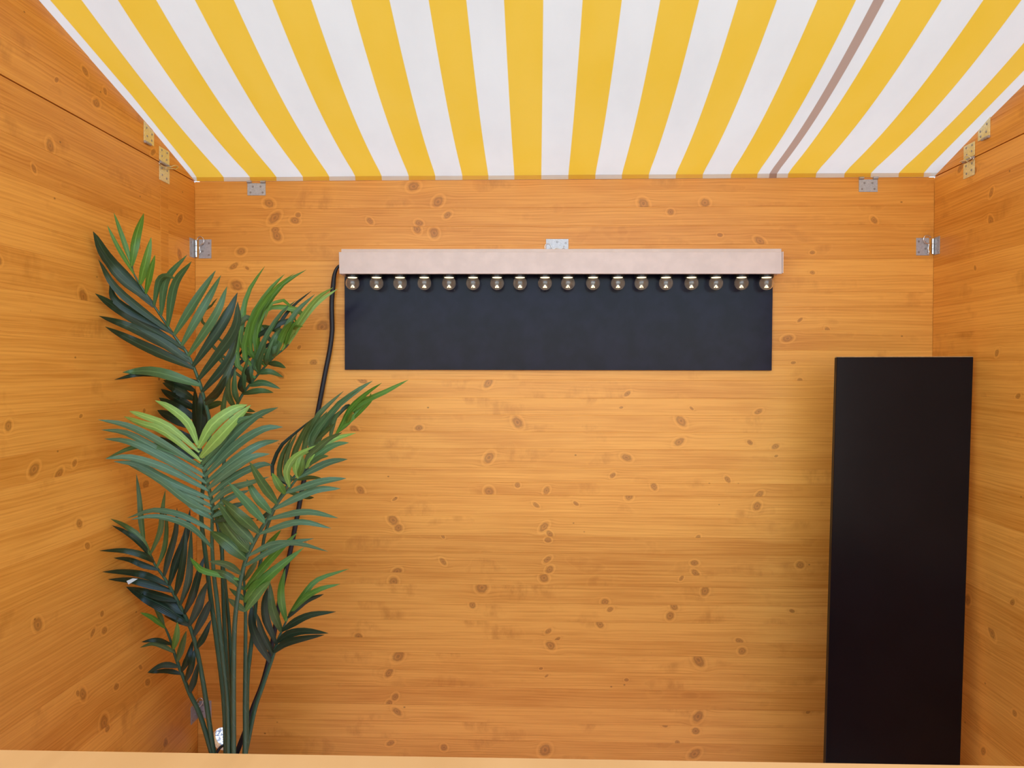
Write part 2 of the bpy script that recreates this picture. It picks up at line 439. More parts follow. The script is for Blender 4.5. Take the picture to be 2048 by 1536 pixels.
# --- back wall
bm = bmesh.new()
zt_l = atY(391, 360, YB).z; zt_r = atY(1864, 353, YB).z
add_box(bm, ((XL + XR) / 2, YB + TP + TB / 2, ZT / 2), (XR - XL + 0.06, TB, ZT))
wall_back = bm_obj('wall_back', bm, M['pine_plain']); tag(wall_back, 'back wall of glued horizontal pine boards in honey stain', kind='structure')
edges = [356, 415, 452, 490, 520, 552, 585, 614, 660, 700, 730, 760, 796, 830, 864, 898, 936, 965, 990, 1034, 1073, 1106,
         1148, 1171, 1207, 1243, 1280, 1309, 1343, 1377, 1414, 1447, 1482, 1520, 1560, 1600, 1640]
zed = [atY(1100, y, YB).z for y in edges]; zed[0] = ZT; zed[-1] = 0.0
KN = [(827,373,9),(876,403,8),(538,407,8),(549,436,9),(590,441,7),(551,460,6),(554,472,7),(838,446,6),(834,458,6),(868,466,7),
 (895,430,6),(482,503,7),(1287,408,8),(1410,405,7),(1341,424,5),(1520,482,8),(740,442,5),(596,430,4),(1440,470,4),(1748,440,5),
 (1470,430,4),(468,532,7),(474,571,9),(644,654,9),(627,725,6),(560,750,7),(1600,640,4),(1575,677,8),(1655,660,4),(1625,545,4),(1625,505,4),
 (977,766,7),(724,760,8),(1035,845,8),(838,856,6),(709,860,7),(1517,823,6),(1255,787,5),(1362,842,8),(1358,884,8),(1551,893,6),(1500,885,4),
 (786,1040,8),(797,1056,6),(1088,1054,7),(1099,1067,5),(1096,1080,5),(1095,1119,6),(1099,1139,6),(1088,1156,7),(794,1143,7),(787,1163,7),
 (964,1175,9),(1210,1204,6),(1220,1219,5),(1348,1213,6),(1340,1232,6),(1200,1249,6),(945,1210,5),(717,1273,6),(1410,1182,6),(796,1313,9),
 (1397,1320,9),(778,1346,6),(1396,1433,8),(1391,1462,6),(1090,1500,9),(1389,1508,9),(888,1495,5),(790,1394,5),(794,1423,7),(778,1407,5),
 (781,1486,6),(1101,1291,7),(1097,1262,5),(1115,1278,4),(721,981,6),(978,983,7),(1093,981,5),(1035,970,4),(1258,994,6),(1308,973,5),
 (1519,989,6),(1514,1012,6),(1072,1010,5),(1152,1007,4),(790,998,4),(978,915,8),(1253,915,8),(1391,1146,6),(1389,1126,6),(1396,1075,4),
 (886,1073,3),(886,1123,5),(1479,1282,6),(1484,1302,6),(1082,1337,3),(1093,1352,3),(450,1325,6),(455,1370,5),(1600,1130,6),(1600,760,4),(1584,1222,4)]
KW = [(atY(x, y, YB), 0.92 * r * YB / F) for x, y, r in KN]
back_planks = []
for z1, z0 in zip(zed[:-1], zed[1:]):
    ks = sorted([(p.x, p.z, r) for p, r in KW if z0 <= p.z < z1], key=lambda k: -k[2])[:NK]
    while len(ks) < 3: ks.append((rng.uniform(XL, XR), rng.uniform(z0, z1), rng.uniform(0.0035, 0.007)))
    back_planks.append(plank(wall_back, [(XL, z0), (XR, z0), (XR, z1), (XL, z1)], (0, 1, 0), (1, 0, 0), (0, YB, 0), TP, M['pine'], ks))
# round cable hole low in the left corner
hc = atY(450, 1474, YB + 0.013); HR = 0.0395
bm = bmesh.new(); add_lathe(bm, [(0, -0.1), (HR, -0.1), (HR, 0.1), (0, 0.1)], 28, Matrix.Translation(hc) @ Matrix.Rotation(math.pi / 2, 4, 'X'))
cut = bm_obj('cutter', bm, M['pine_plain'])
for o in [wall_back] + [p for p, (z1, z0) in zip(back_planks, zip(zed[:-1], zed[1:])) if z0 < hc.z + HR and z1 > hc.z - HR]:
    bool_cut(o, cut)
bpy.data.objects.remove(cut)

# --- side walls and the gables above them
def side(name, x, sgn, seed):
    r = random.Random(seed)
    bm = bmesh.new()
    add_box(bm, (x + sgn * (TP + TB / 2), (YW + YB + TP) / 2, (ZT + 0.03) / 2), (TB, YB + TP - YW, ZT + 0.03))
    w = bm_obj('wall_' + name, bm, M['pine_plain'])
    tag(w, '%s side wall of horizontal honey-stained pine boards' % name, kind='structure')
    z = 0.0; al = (0, -sgn, 0)               # local X runs so that X x out = Z
    # along = (0, s, 0) with along x normal = up
    al = Vector((0, 1, 0)) if Vector((0, 1, 0)).cross(Vector((sgn, 0, 0))).z > 0 else Vector((0, -1, 0))
    conv = (lambda y: y) if al.y > 0 else (lambda y: -y)
    hs = []
    while z < ZT - 1e-6:
        h = r.uniform(0.062, 0.105)
        if ZT - z - h < 0.05: h = ZT - z
        hs.append((z, z + h)); z += h
    for z0, z1 in hs:
        a0, a1 = sorted((conv(YW), conv(YB)))
        ks = [(r.uniform(a0, a1), r.uniform(z0 + 0.006, z1 - 0.006), r.uniform(0.005, 0.013)) for _ in range(r.choice((2, 3, 3, 4, 5)))]
        plank(w, [(a0, z0), (a1, z0), (a1, z1), (a0, z1)], (sgn, 0, 0), al, (x, 0, 0), TP, M['pine'], ks)
    # gable
    zs = [ZT + 0.003, ZT + 0.085, ZT + 0.17, ZT + 0.26, ZT + 0.36, roof(YR) - 0.004]
    def span(z):
        dd = max(0.0, (z - ZT - 0.012)) / SL
        return YR, YB - dd
    bm = bmesh.new()
    f0, b0 = span(ZT + 0.03); f1, b1 = span(roof(YR) - 0.004)
    vs_ = []
    for xx in (x + sgn * TP, x + sgn * (TP + TB)):
        vs_.append([bm.verts.new((xx, yy, zz)) for yy, zz in ((f0, ZT + 0.032), (b0, ZT + 0.032), (b1, roof(YR) - 0.004), (f1, roof(YR) - 0.004))])
    bm.faces.new(vs_[0]); bm.faces.new(vs_[1][::-1])
    for i in range(4): bm.faces.new((vs_[0][i], vs_[0][(i + 1) % 4], vs_[1][(i + 1) % 4], vs_[1][i]))
    g = bm_obj('wall_%s_gable' % name, bm, M['pine_plain'])
    tag(g, 'triangular pine gable board standing on the %s side wall' % name, kind='structure')
    for z0, z1 in zip(zs[:-1], zs[1:]):
        fa, ba = span(z0); fb, bb = span(z1)
        poly = [(conv(fa), z0), (conv(ba), z0), (conv(bb), z1), (conv(fb), z1)]
        if al.y < 0: poly = [poly[1], poly[0], poly[3], poly[2]]
        a0, a1 = sorted((conv(fa), conv(ba)))
        ks = [(r.uniform(a0, a1), r.uniform(z0 + 0.01, z1 - 0.01), r.uniform(0.005, 0.011)) for _ in range(4)]
        plank(g, poly, (sgn, 0, 0), al, (x, 0, 0), TP, M['pine'], ks)
    return w, g
wl_, gl_ = side('left', XL, -1, 3)
wr_, gr_ = side('right', XR, 1, 11)

# floor, ground, front apron, counter
bm = bmesh.new(); add_box(bm, ((XL + XR) / 2, (YW + YB) / 2, -0.01), (XR - XL, YB - YW, 0.02))
tag(bm_obj('floor', bm, M['floor']), 'pale paved floor of the stall', kind='structure')
bm = bmesh.new(); add_box(bm, (0, 17.2, -0.045), (60, 30, 0.05))
tag(bm_obj('ground', bm, M['gravel']), 'pale gravel ground behind the stall', kind='structure')
bm = bmesh.new(); add_box(bm, (0, -13.8, -0.045), (60, 32, 0.05))
tag(bm_obj('pavement', bm, M['paving']), 'grey paved square in front of the stall', kind='structure')
ZC = 1.0
cA, cB = atZ(0, 1499, ZC), atZ(2048, 1531.5, ZC)
dirc = (cB - cA).normalized(); nrm = Vector((dirc.y, -dirc.x, 0))
def on_edge(x): return cA + dirc * ((x - cA.x) / dirc.x)
bm = bmesh.new()
pA, pB = on_edge(XL + 0.004), on_edge(XR - 0.004)
mid = (pA + pB) / 2 + nrm * 0.19 - Vector((0, 0, 0.015))
add_box(bm, mid, ((pB - pA).length - 0.03, 0.38, 0.03), frame_rot(dirc, -nrm), 0.0012)
ct = bm_obj('counter_top', bm, M['counter'])
tag(ct, 'pale pine serving counter board along the bottom of the view', 'counter')
bm = bmesh.new(); add_box(bm, ((XL + XR) / 2, 0.812, 0.4825), (XR - XL - 0.002, 0.024, 0.965))
tag(bm_obj('wall_front', bm, M['pine_plain']), 'low pine front wall under the serving counter', kind='structure')

# ------------------------------------------------------------------ awning
ys_ = [391, 499, 605, 710, 817, 924, 1028, 1136, 1243, 1351, 1461, 1575, 1688, 1797]
ye_ = [447, 552, 658, 763, 870, 976, 1082, 1190, 1297, 1405, 1514, 1631, 1741, 1847]
knotx = [(XL - 0.020, -0.17)]
for i, (a, b) in enumerate(zip(ys_, ye_)):
    knotx += [(atY(a, 356, YB).x, float(i)), (atY(b, 356, YB).x, i + 0.5)]
knotx[1] = (XL + 0.006, 0.0)
knotx.append((XR + 0.016, 13.5 + 0.5 * 0.42))
cols = []
for (x0, u0), (x1, u1) in zip(knotx[:-1], knotx[1:]):
    for k in range(4): cols.append((x0 + (x1 - x0) * k / 4, u0 + (u1 - u0) * k / 4))
cols.append(knotx[-1])
rowsB = [i / 40 for i in range(41)]
verts, uvs, faces = [], [], []
HEM = 0.013
rows = [('hem', 0.0), ('hem', 1.0)] + [('b', t) for t in rowsB[1:]] + [('f', 1.0)]
for kind, t in rows:
    for x, u in cols:
        s = (x - XL) / (XR - XL); edge = max(0.0, min(1.0, min(s, 1 - s) / 0.075)); edge = edge * edge * (3 - 2 * edge)
        if kind == 'hem':
            y = YB + 0.002 - 0.004 * t; z = ZT + 0.0025 + HEM * t - 0.001
            y -= 0.002 * math.sin(9 * x) * t
            v = -0.02 + 0.02 * t
        elif kind == 'b':
            y = (YB - 0.002) + (YR - YB + 0.002) * t
            z = roof(y) + 0.004 + (HEM - 0.011) * (1 - t)
            q = (YB - y) / (YB - 1.70)           # first bay, up to the cross wire; the second bay sags again
            bay = abs(math.sin(math.pi * min(q, 1.0))) if q < 1 else abs(math.sin(math.pi * min(1.0, (1.70 - y) / (1.70 - YR))))
            z -= edge * (0.034 * bay ** 0.9)
            z += edge * 0.004 * math.sin(17 * s + 5 * t) * math.sin(math.pi * t)
            v = t
        else:
            y = YR - 0.03; z = roof(YR) - 0.03
            v = 1 + t
        if kind != 'hem' and u < 0.5:        # the cloth creeps a little off the left wall higher up
            k = max(0.0, 1 - u / 0.5) if u >= 0 else 1 + u / 0.17
            x += 0.015 * min(1.0, t / 0.25) * k
        verts.append((x, y, z)); uvs.append((u, v))
nc = len(cols)
for r in range(len(rows) - 1):
    for c in range(nc - 1):
        a = r * nc + c; faces.append((a, a + 1, a + nc + 1, a + nc))
# the last 13 mm hang down in front of the roof rail: the hem is a part of its own
hem_f = [f for f in faces if f[0] < nc]; roof_f = [f for f in faces if f[0] >= nc]
awn = empty('awning', ((XL + XR) / 2, YB, ZT))
tag(awn, 'yellow and white striped awning stretched over the stall', 'awning')
me_v = [Vector(v) for v in verts]
cl = mesh_obj('canopy', me_v, roof_f, M['tarp'], None, True, uvs); keep(cl, awn)
hm = mesh_obj('hem', me_v, hem_f, M['tarp'], None, True, uvs); keep(hm, awn)
for o in (cl, hm):
    b = bmesh.new(); b.from_mesh(o.data)
    bmesh.ops.delete(b, geom=[v for v in b.verts if not v.link_faces], context='VERTS'); b.to_mesh(o.data); b.free()
bm = bmesh.new(); add_box(bm, ((XL + XR) / 2, YB + 0.017, ZT + 0.011), (XR - XL - 0.02, 0.02, 0.014))
tag(bm_obj('trim_1', bm, M['pine_plain']), 'pine rail under the awning hem on top of the back wall', kind='structure')

bm = bmesh.new(); add_box(bm, ((XL + XR) / 2, YR + 0.02, roof(YR) - 0.033), (XR - XL - 0.004, 0.034, 0.034))
tag(bm_obj('trim_2', bm, M['pine_plain']), 'pine rail carrying the front edge of the awning', kind='structure')

# ------------------------------------------------------------------ hinges
def screw_part(parent, p, n, r=0.0036):
    n = Vector(n).normalized(); u = n.orthogonal().normalized()
    m = Matrix.Translation(p) @ frame_rot(u, n.cross(u)).to_4x4()
    bm = bmesh.new()
    add_lathe(bm, [(0, 0.0004), (r * 0.35, 0.0004), (r * 0.5, 0.0011), (r * 0.8, 0.0011), (r, 0.0)], 12, m)
    keep(bm_obj('screw', bm, M['screw']), parent)
def leaf_plate(parent, P, n, mat, screws=((0.22, 0.3), (0.78, 0.3), (0.12, 0.78), (0.88, 0.78))):
    """P = 4 corner points on the wall, n = direction into the room"""
    n = Vector(n).normalized(); t = 0.0018
    bm = bmesh.new()
    lo = [bm.verts.new(p + n * 0.0001) for p in P]; hi = [bm.verts.new(p + n * t) for p in P]
    bm.faces.new(lo[::-1]); bm.faces.new(hi)
    for i in range(4): bm.faces.new((lo[i], lo[(i + 1) % 4], hi[(i + 1) % 4], hi[i]))
    bmesh.ops.bevel(bm, geom=[e for e in bm.edges], offset=0.0005, segments=1, affect='EDGES')
    pl = bm_obj('hinge_leaf', bm, mat); keep(pl, parent)
    for a, b in screws:
        p = P[0].lerp(P[1], a).lerp(P[3].lerp(P[2], a), b) + n * t
        screw_part(parent, p, n)
    return pl
def barrel(parent, a, b, r, mat, gaps=3):
    a = Vector(a); b = Vector(b)
    for k in range(gaps):
        p0 = a.lerp(b, k / gaps + 0.015); p1 = a.lerp(b, (k + 1) / gaps - 0.015)
        bm = bmesh.new(); add_tube(bm, [p0, p1], r, 12); keep(bm_obj('knuckle', bm, mat), parent)
def wire(parent, pts, r=0.0013, name='pin'):
    bm = bmesh.new(); add_tube(bm, catmull(pts, 22), r, 6); keep(bm_obj(name, bm, M['steel'], smooth=True), parent)
nB, nL, nR = Vector((0, -1, 0)), Vector((1, 0, 0)), Vector((-1, 0, 0))
def quadY(x0, y0, x1, y1): return [atY(x, y, YB) for x, y in ((x0, y0), (x1, y0), (x1, y1), (x0, y1))]
def corner_hinge(label, yb0, yb1, bx0, bx1, cx, sx, xw, nside, loop):
    ymid = (yb0 + yb1) / 2
    e = empty('hinge', atY(cx, yb1, YB)); tag(e, label, 'hinge', 'corner hinges')
    leaf_plate(e, quadY(bx0, yb0, bx1, yb1), nB, M['zinc'], ((0.8, 0.2), (0.8, 0.82), (0.3, 0.62), (0.32, 0.25)) if bx1 > cx else ((0.2, 0.2), (0.2, 0.82), (0.7, 0.62), (0.68, 0.25)))
    zt, zb = atY(cx, yb0, YB).z, atY(cx, yb1, YB).z
    ya = atX(sx, ymid, xw).y; yc = YB - 0.004
    P = [Vector((xw, ya, zt)), Vector((xw, yc, zt)), Vector((xw, yc, zb)), Vector((xw, ya, zb))]
    leaf_plate(e, P, nside, M['zinc'], ((0.25, 0.2), (0.25, 0.82), (0.7, 0.35), (0.7, 0.65)))
    c = Vector((xw + nside.x * 0.006, YB - 0.006, 0))
    barrel(e, c + Vector((0, 0, zb + 0.003)), c + Vector((0, 0, zt - 0.003)), 0.0042, M['steel'])
    wire(e, [atY(x, y, YB - 0.011) for x, y in loop], 0.0016)
corner_hinge('zinc corner hinge at the upper left corner above the palm tips', 479, 517, 398, 423, 394, 379, XL, nL,
             [(394, 482), (396, 475), (402, 473), (407, 478), (407, 486), (400, 491), (399, 498), (401, 504), (398, 509)])
corner_hinge('zinc corner hinge at the upper right corner above the leaning black board', 476, 511, 1832, 1858, 1864, 1880, XR, nR,
             [(1862, 475), (1857, 471), (1850, 472), (1847, 479), (1851, 486), (1858, 488), (1856, 497), (1858, 504), (1855, 509)])
corner_hinge('zinc corner hinge low in the left corner behind the palm stems', 1401, 1436, 398, 423, 394, 381, XL, nL,
             [(393, 1404), (396, 1398), (402, 1396), (406, 1401), (404, 1408), (399, 1414), (400, 1422), (397, 1427), (402, 1433)])
for lab, (x0, x1, y0, y1) in (('flat zinc hinge under the awning hem near the left corner', (495, 531.5, 366.5, 391)),
                              ('flat zinc hinge under the awning hem near the right corner', (1717.5, 1755, 359, 384))):
    e = empty('hinge', atY((x0 + x1) / 2, y1, YB)); tag(e, lab, 'hinge', 'hinges at the top of the back wall')
    leaf_plate(e, quadY(x0, y0, x1, y1), nB, M['zinc'], ((0.3, 0.28), (0.72, 0.28), (0.17, 0.76), (0.83, 0.76)))
    w = x1 - x0
    for a, b in ((0.0, 0.24), (0.74, 1.0)):
        bm = bmesh.new()
        add_tube(bm, [atY(x0 + w * a, y0 - 2.5, YB) + nB * 0.004, atY(x0 + w * b, y0 - 2.5, YB) + nB * 0.004], 0.0045, 12)
        keep(bm_obj('knuckle', bm, M['zinc']), e)
e = empty('hinge', atY(1113, 500, YB)); tag(e, 'flat zinc hinge standing above the cream light bar', 'hinge')
leaf_plate(e, quadY(1092, 478, 1137, 512), nB, M['zinc'], ((0.5, 0.17), (0.88, 0.25), (0.2, 0.6), (0.8, 0.6)))
wire(e, [atY(x, y, YB - 0.006) for x, y in ((1091, 500), (1090, 492), (1094, 487), (1100, 488), (1104, 496), (1108, 498), (1113, 496), (1119, 498), (1124, 497), (1128, 492))], 0.0012)

def side_hinge(label, xw, n, sgn, px0, px1, top, jl, bot, loop):
    e = empty('hinge', atX((px0 + px1) / 2, bot, xw)); tag(e, label, 'hinge', 'hinges between side walls and gables')
    pm = (px0 + px1) / 2
    y0, y1 = sorted((atX(px0, jl, xw).y, atX(px1, jl, xw).y))
    zt, zj, zb = atX(pm, top, xw).z, ZT + 0.0015, atX(pm, bot, xw).z
    V_ = lambda y, z: Vector((xw, y, z))
    sc = ((0.22, 0.2), (0.75, 0.2), (0.25, 0.62), (0.7, 0.72))
    leaf_plate(e, [V_(y0, zt), V_(y1, zt), V_(y1, zj + 0.006), V_(y0, zj + 0.006)], n, M['brass_zinc'], sc)
    leaf_plate(e, [V_(y0, zj - 0.006), V_(y1, zj - 0.006), V_(y1, zb), V_(y0, zb)], n, M['brass_zinc'], sc)
    c = Vector((xw, 0, zj)) + n * 0.004
    barrel(e, c + Vector((0, y0, 0)), c + Vector((0, y1, 0)), 0.004, M['zinc'])
    wire(e, [atX(x, y, xw + n.x * 0.012) for x, y in loop], 0.0017)
side_hinge('brass-toned hinge joining the left gable to the left wall', XL, nL, -1, 318, 338, 298, 332, 364,
           [(318, 326), (321, 331), (330, 334), (340, 334), (350, 331), (356, 334), (350, 338), (340, 337), (330, 337)])
side_hinge('brass-toned hinge joining the right gable to the right wall', XR, nR, 1, 1928, 1950, 288, 324, 354,
           [(1948, 316), (1944, 322), (1936, 324), (1928, 316), (1933, 312), (1942, 316), (1936, 321), (1924, 322), (1920, 324)])
def gable_hinge(label, xw, n, px0, px1, py0, py1):
    e = empty('hinge', atX((px0 + px1) / 2, py1, xw)); tag(e, label, 'hinge', 'hinge leaves high on the gables')
    ym = (py0 + py1) / 2
    y0, y1 = sorted((atX(px0, ym, xw).y, atX(px1, ym, xw).y))
    zt, zb = atX((px0 + px1) / 2, py0, xw).z, atX((px0 + px1) / 2, py1, xw).z
    V_ = lambda y, z: Vector((xw, y, z))
    ztb = min(zt, roof(y1) - 0.004)
    leaf_plate(e, [V_(y0, zt), V_(y1, ztb), V_(y1, zb), V_(y0, zb)], n, M['brass_zinc'], ((0.25, 0.22), (0.78, 0.3), (0.3, 0.65), (0.75, 0.72)))
    c = Vector((xw, 0, zb - 0.002)) + n * 0.004
    barrel(e, c + Vector((0, y0, 0)), c + Vector((0, y0 + (y1 - y0) * 0.6, 0)), 0.004, M['zinc'], 2)
gable_hinge('brass-toned hinge leaf high on the left gable against the awning', XL, nL, 287, 307, 248, 287)
gable_hinge('brass-toned hinge leaf high on the right gable against the awning', XR, nR, 1957, 1981, 240, 277)

# vertical cleat below the left side hinge
ya, yb = sorted((atX(321, 450, XL).y, atX(336, 450, XL).y)); zt = atX(328, 368, XL).z; zb = atX(328, 545, XL).z
bm = bmesh.new(); add_box(bm, (XL + 0.0006, (ya + yb) / 2, (zt + zb) / 2), (0.0012, yb - ya, zt - zb))
o = bm_obj('cleat', bm, M['pine_plain']); o.parent = wl_

# ------------------------------------------------------------------ black sign board and light bar
def slab(name, P, depth, mat, bevel=0.0008):
    """P: 4 front corners (tl, tr, br, bl); depth goes away from the camera"""
    n = (P[1] - P[0]).cross(P[3] - P[0]).normalized()
    if n.y < 0: n = -n
    bm = bmesh.new()
    a = [bm.verts.new(p) for p in P]; b = [bm.verts.new(p + n * depth) for p in P]
    bm.faces.new(a); bm.faces.new(b[::-1])
    for i in range(4): bm.faces.new((a[i], a[(i + 1) % 4], b[(i + 1) % 4], b[i]))
    if bevel: bmesh.ops.bevel(bm, geom=list(bm.edges), offset=bevel, segments=1, affect='EDGES')
    return bm_obj(name, bm, mat)
yS = YB - 0.012
sb = slab('sign_board', [atY(689, 541, yS), atY(1546, 541, yS), atY(1543.5, 741, yS), atY(689.5, 739.5, yS)], 0.0118, M['black_paint'])
tag(sb, 'blank black-painted sign board screwed to the back wall under the bulbs', 'sign board')

yF = YB - 0.085                              # front of the cream fascia
lb = empty('light_bar', atY(1122, 548, YB)); tag(lb, 'cream wooden light bar holding a row of eighteen clear globe bulbs', 'light bar')
fa = slab('fascia', [atY(677.5, 504, yF), atY(1564, 504, yF), atY(1564, 547.5, yF), atY(678.5, 547.5, yF)], 0.012, M['cream']); keep(fa, lb)
zf0, zf1 = atY(1100, 547.5, yF).z, atY(1100, 504, yF).z
xl_, xr_ = atY(678, 525, yF).x, atY(1564, 525, yF).x
yBb = YB - 0.035
bbd = slab('back_rail', [atY(682.5, 498, yBb), atY(1563, 497.5, yBb), atY(1563, 520, yBb), atY(682.5, 520, yBb)], 0.0345, M['cream']); keep(bbd, lb)
bm = bmesh.new(); add_box(bm, ((xl_ + xr_) / 2, yF + 0.012 + 0.0305, zf1 - 0.018), (xr_ - xl_ - 0.01, 0.061, 0.012)); keep(bm_obj('top_panel', bm, M['cream']), lb)
for x in (xl_ + 0.007, xr_ - 0.006):
    bm = bmesh.new(); add_box(bm, (x, yF + 0.012 + 0.0305, (zf0 + zf1) / 2 - 0.012), (0.012, 0.061, zf1 - zf0 - 0.026)); keep(bm_obj('end_panel', bm, M['cream']), lb)
zu = zf0 + 0.010
bm = bmesh.new(); add_box(bm, ((xl_ + xr_) / 2, yF + 0.012 + 0.0305, zu), (xr_ - xl_ - 0.028, 0.0605, 0.010)); keep(bm_obj('socket_rail', bm, M['socket']), lb)
# thin end return of the fascia, seen at its right end
bm = bmesh.new(); p = atY(1565.5, 526, yF); add_box(bm, (p.x + 0.0005, yF + 0.006, (zf0 + zf1) / 2), (0.0035, 0.012, zf1 - zf0 - 0.002)); keep(bm_obj('end_strip', bm, M['cream']), lb)
bx_ = [705, 753, 800, 848.5, 898, 946, 994, 1040, 1090, 1136, 1186, 1236, 1283, 1332, 1383, 1432, 1483, 1533]
yb_ = YB - 0.048
# one bulb mesh set shared by all
RB = 13.9 * yb_ / F
def prof_bulb(rad, neck, top):
    out = [(0, -rad)]
    for k in range(1, 15):
        a = -math.pi / 2 + k * math.pi / 16.6
        out.append((rad * math.cos(a), rad * math.sin(a)))
    out.append((neck, top))
    return out
bm = bmesh.new()
po = prof_bulb(RB, RB * 0.50, RB * 0.98); pi_ = prof_bulb(RB - 0.0009, RB * 0.50 - 0.0009, RB * 0.98)
add_lathe(bm, po + pi_[::-1], 24)
me = bpy.data.meshes.new('bulb'); bmesh.ops.recalc_face_normals(bm, faces=bm.faces); bm.to_mesh(me); bm.free()
me.materials.append(M['glass'])
for p in me.polygons: p.use_smooth = True
bm = bmesh.new(); add_lathe(bm, [(0, RB * 0.72), (RB * 0.62, RB * 0.78), (RB * 0.72, RB * 0.86), (RB * 0.72, RB * 1.0), (RB * 0.6, RB * 1.12), (0, RB * 1.12)], 20)
mc = bpy.data.meshes.new('bulb_cap'); bmesh.ops.recalc_face_normals(bm, faces=bm.faces); bm.to_mesh(mc); bm.free(); mc.materials.append(M['led'])
bm = bmesh.new()
for k in range(5):  # glowing sticks added to imitate the refraction sparkles low in each globe
    q = Vector((math.cos(k * 1.2566), math.sin(k * 1.2566), 0))
    add_tube(bm, [q * RB * 0.05 + Vector((0, 0, -RB * 0.30)), q * RB * 0.27 + Vector((0, 0, -RB * 0.66))], RB * 0.05, 6)
mf = bpy.data.meshes.new('glint_sticks'); bmesh.ops.recalc_face_normals(bm, faces=bm.faces); bm.to_mesh(mf); bm.free(); mf.materials.append(M['led'])
bm = bmesh.new()
hs = zu - 0.005 - atY(1100, 566, yb_).z
add_lathe(bm, [(RB * 0.74, RB * 0.80), (RB * 0.98, RB * 0.80), (RB * 0.98, hs + 0.002), (0, hs + 0.002), (0, RB * 1.05), (RB * 0.74, RB * 1.05), (RB * 0.74, RB * 0.80)], 20)
ms = bpy.data.meshes.new('socket'); bmesh.ops.recalc_face_normals(bm, faces=bm.faces); bm.to_mesh(ms); bm.free(); ms.materials.append(M['socket'])
for i, x in enumerate(bx_):
    c = atY(x, 566.2, yb_)
    parts = []
    for nm, m_ in (('bulb', me), ('bulb_cap', mc), ('glint_sticks', mf)):
        o = bpy.data.objects.new(nm, m_); COL.objects.link(o); parts.append(o)
    b = parts[0]; b.location = c; b.rotation_euler = (0, 0, rng.uniform(0, 6.28)); keep(b, lb)
    for o in parts[1:]: o.parent = b
    so = bpy.data.objects.new('socket', ms); COL.objects.link(so); so.location = c; keep(so, lb)
    b['label'] = 'clear glass globe bulb'

# ------------------------------------------------------------------ leaning black board
dP = 2.305
TPx = [(1674, 714.5), (1947, 714), (1906, 1636), (1636, 1636)]
tl, tr = atY(1674, 714.5, dP), atY(1947, 714, dP)
bl, br = atZ(1638, 1700, 0.004), atZ(1907, 1700, 0.004)
dB = 2.235
def on_floor(px):
    p = atY(px, 1700, dB); return Vector((p.x, dB, 0.003))
# edges run straight from the measured top corners through the points at the counter line
def extend(top, px, py):
    k = 0.85
    y_mid = dP + (dB - dP) * k
    q = atY(px, py, y_mid); d = q - top
    return top + d * ((0.003 - top.z) / d.z)
bl = extend(tl, 1651, 1528); br = extend(tr, 1920.5, 1528)
lean = slab('black_board', [tl, tr, br, bl], 0.019, M['black_laminate'], 0.0012)
tag(lean, 'tall black laminated board leaning in the right corner', 'board')
ed = slab('edge_strip', [tl + Vector((0.001, 0, 0.0018)), tr + Vector((-0.001, 0, 0.0018)), tr + Vector((-0.001, 0, 0)), tl + Vector((0.001, 0, 0))], 0.018, M['raw_edge'], 0)
ed.parent = lean

# ------------------------------------------------------------------ cables
def cable(pts, rad, label, n=60):
    P = [atY(x, y, d) for x, y, d in pts]
    bm = bmesh.new(); add_tube(bm, catmull(P, n), rad, 10)
    o = bm_obj('power_cable', bm, M['cable'], smooth=True); tag(o, label, 'cable'); return o
c = cable([(684, 528, 2.545), (675, 535, 2.545), (669, 549, 2.545), (666, 575, 2.55), (663.5, 606, 2.555), (664, 640, 2.556), (664, 665, 2.556), (659, 703, 2.556),
       (652, 738, 2.556), (645, 775, 2.556), (636, 822, 2.556), (622, 890, 2.555), (607, 965, 2.55), (593, 1040, 2.545), (579, 1110, 2.54), (563, 1180, 2.53), (545, 1285, 2.50), (527, 1360, 2.46),
       (506, 1415, 2.42), (493, 1455, 2.40), (482, 1484, 2.39), (470, 1514, 2.38), (455, 1545, 2.37), (430, 1575, 2.36)],
      lambda t: 0.0040 + 0.0042 * min(1, max(0, (t - 0.02) / 0.10)), 'long black cable hanging from the left end of the light bar', 90)
cable([(470, 1487, 2.60), (456, 1489, 2.575), (446, 1491, 2.55), (438, 1498, 2.53), (431, 1512, 2.52), (424, 1535, 2.51), (420, 1570, 2.50)], 0.0050,
      'short black cable bending out of the round hole low in the back wall', 30)

# ------------------------------------------------------------------ artificial palm
CR = {'P1': (180, 420, 7.68), 'P2': (180, 600, 7.68), 'P3': (350, 520, 7.68), 'P4': (430, 530, 7.68), 'P5': (300, 700, 6.4),
      'P6': (520, 740, 6.4), 'P7': (190, 780, 6.4), 'P8': (400, 880, 6.4), 'Q1': (190, 940, 7.68), 'Q2': (190, 1080, 7.68),
      'Q3': (270, 1200, 7.68), 'Q4': (380, 1060, 7.68), 'Q5': (460, 1120, 7.68)}
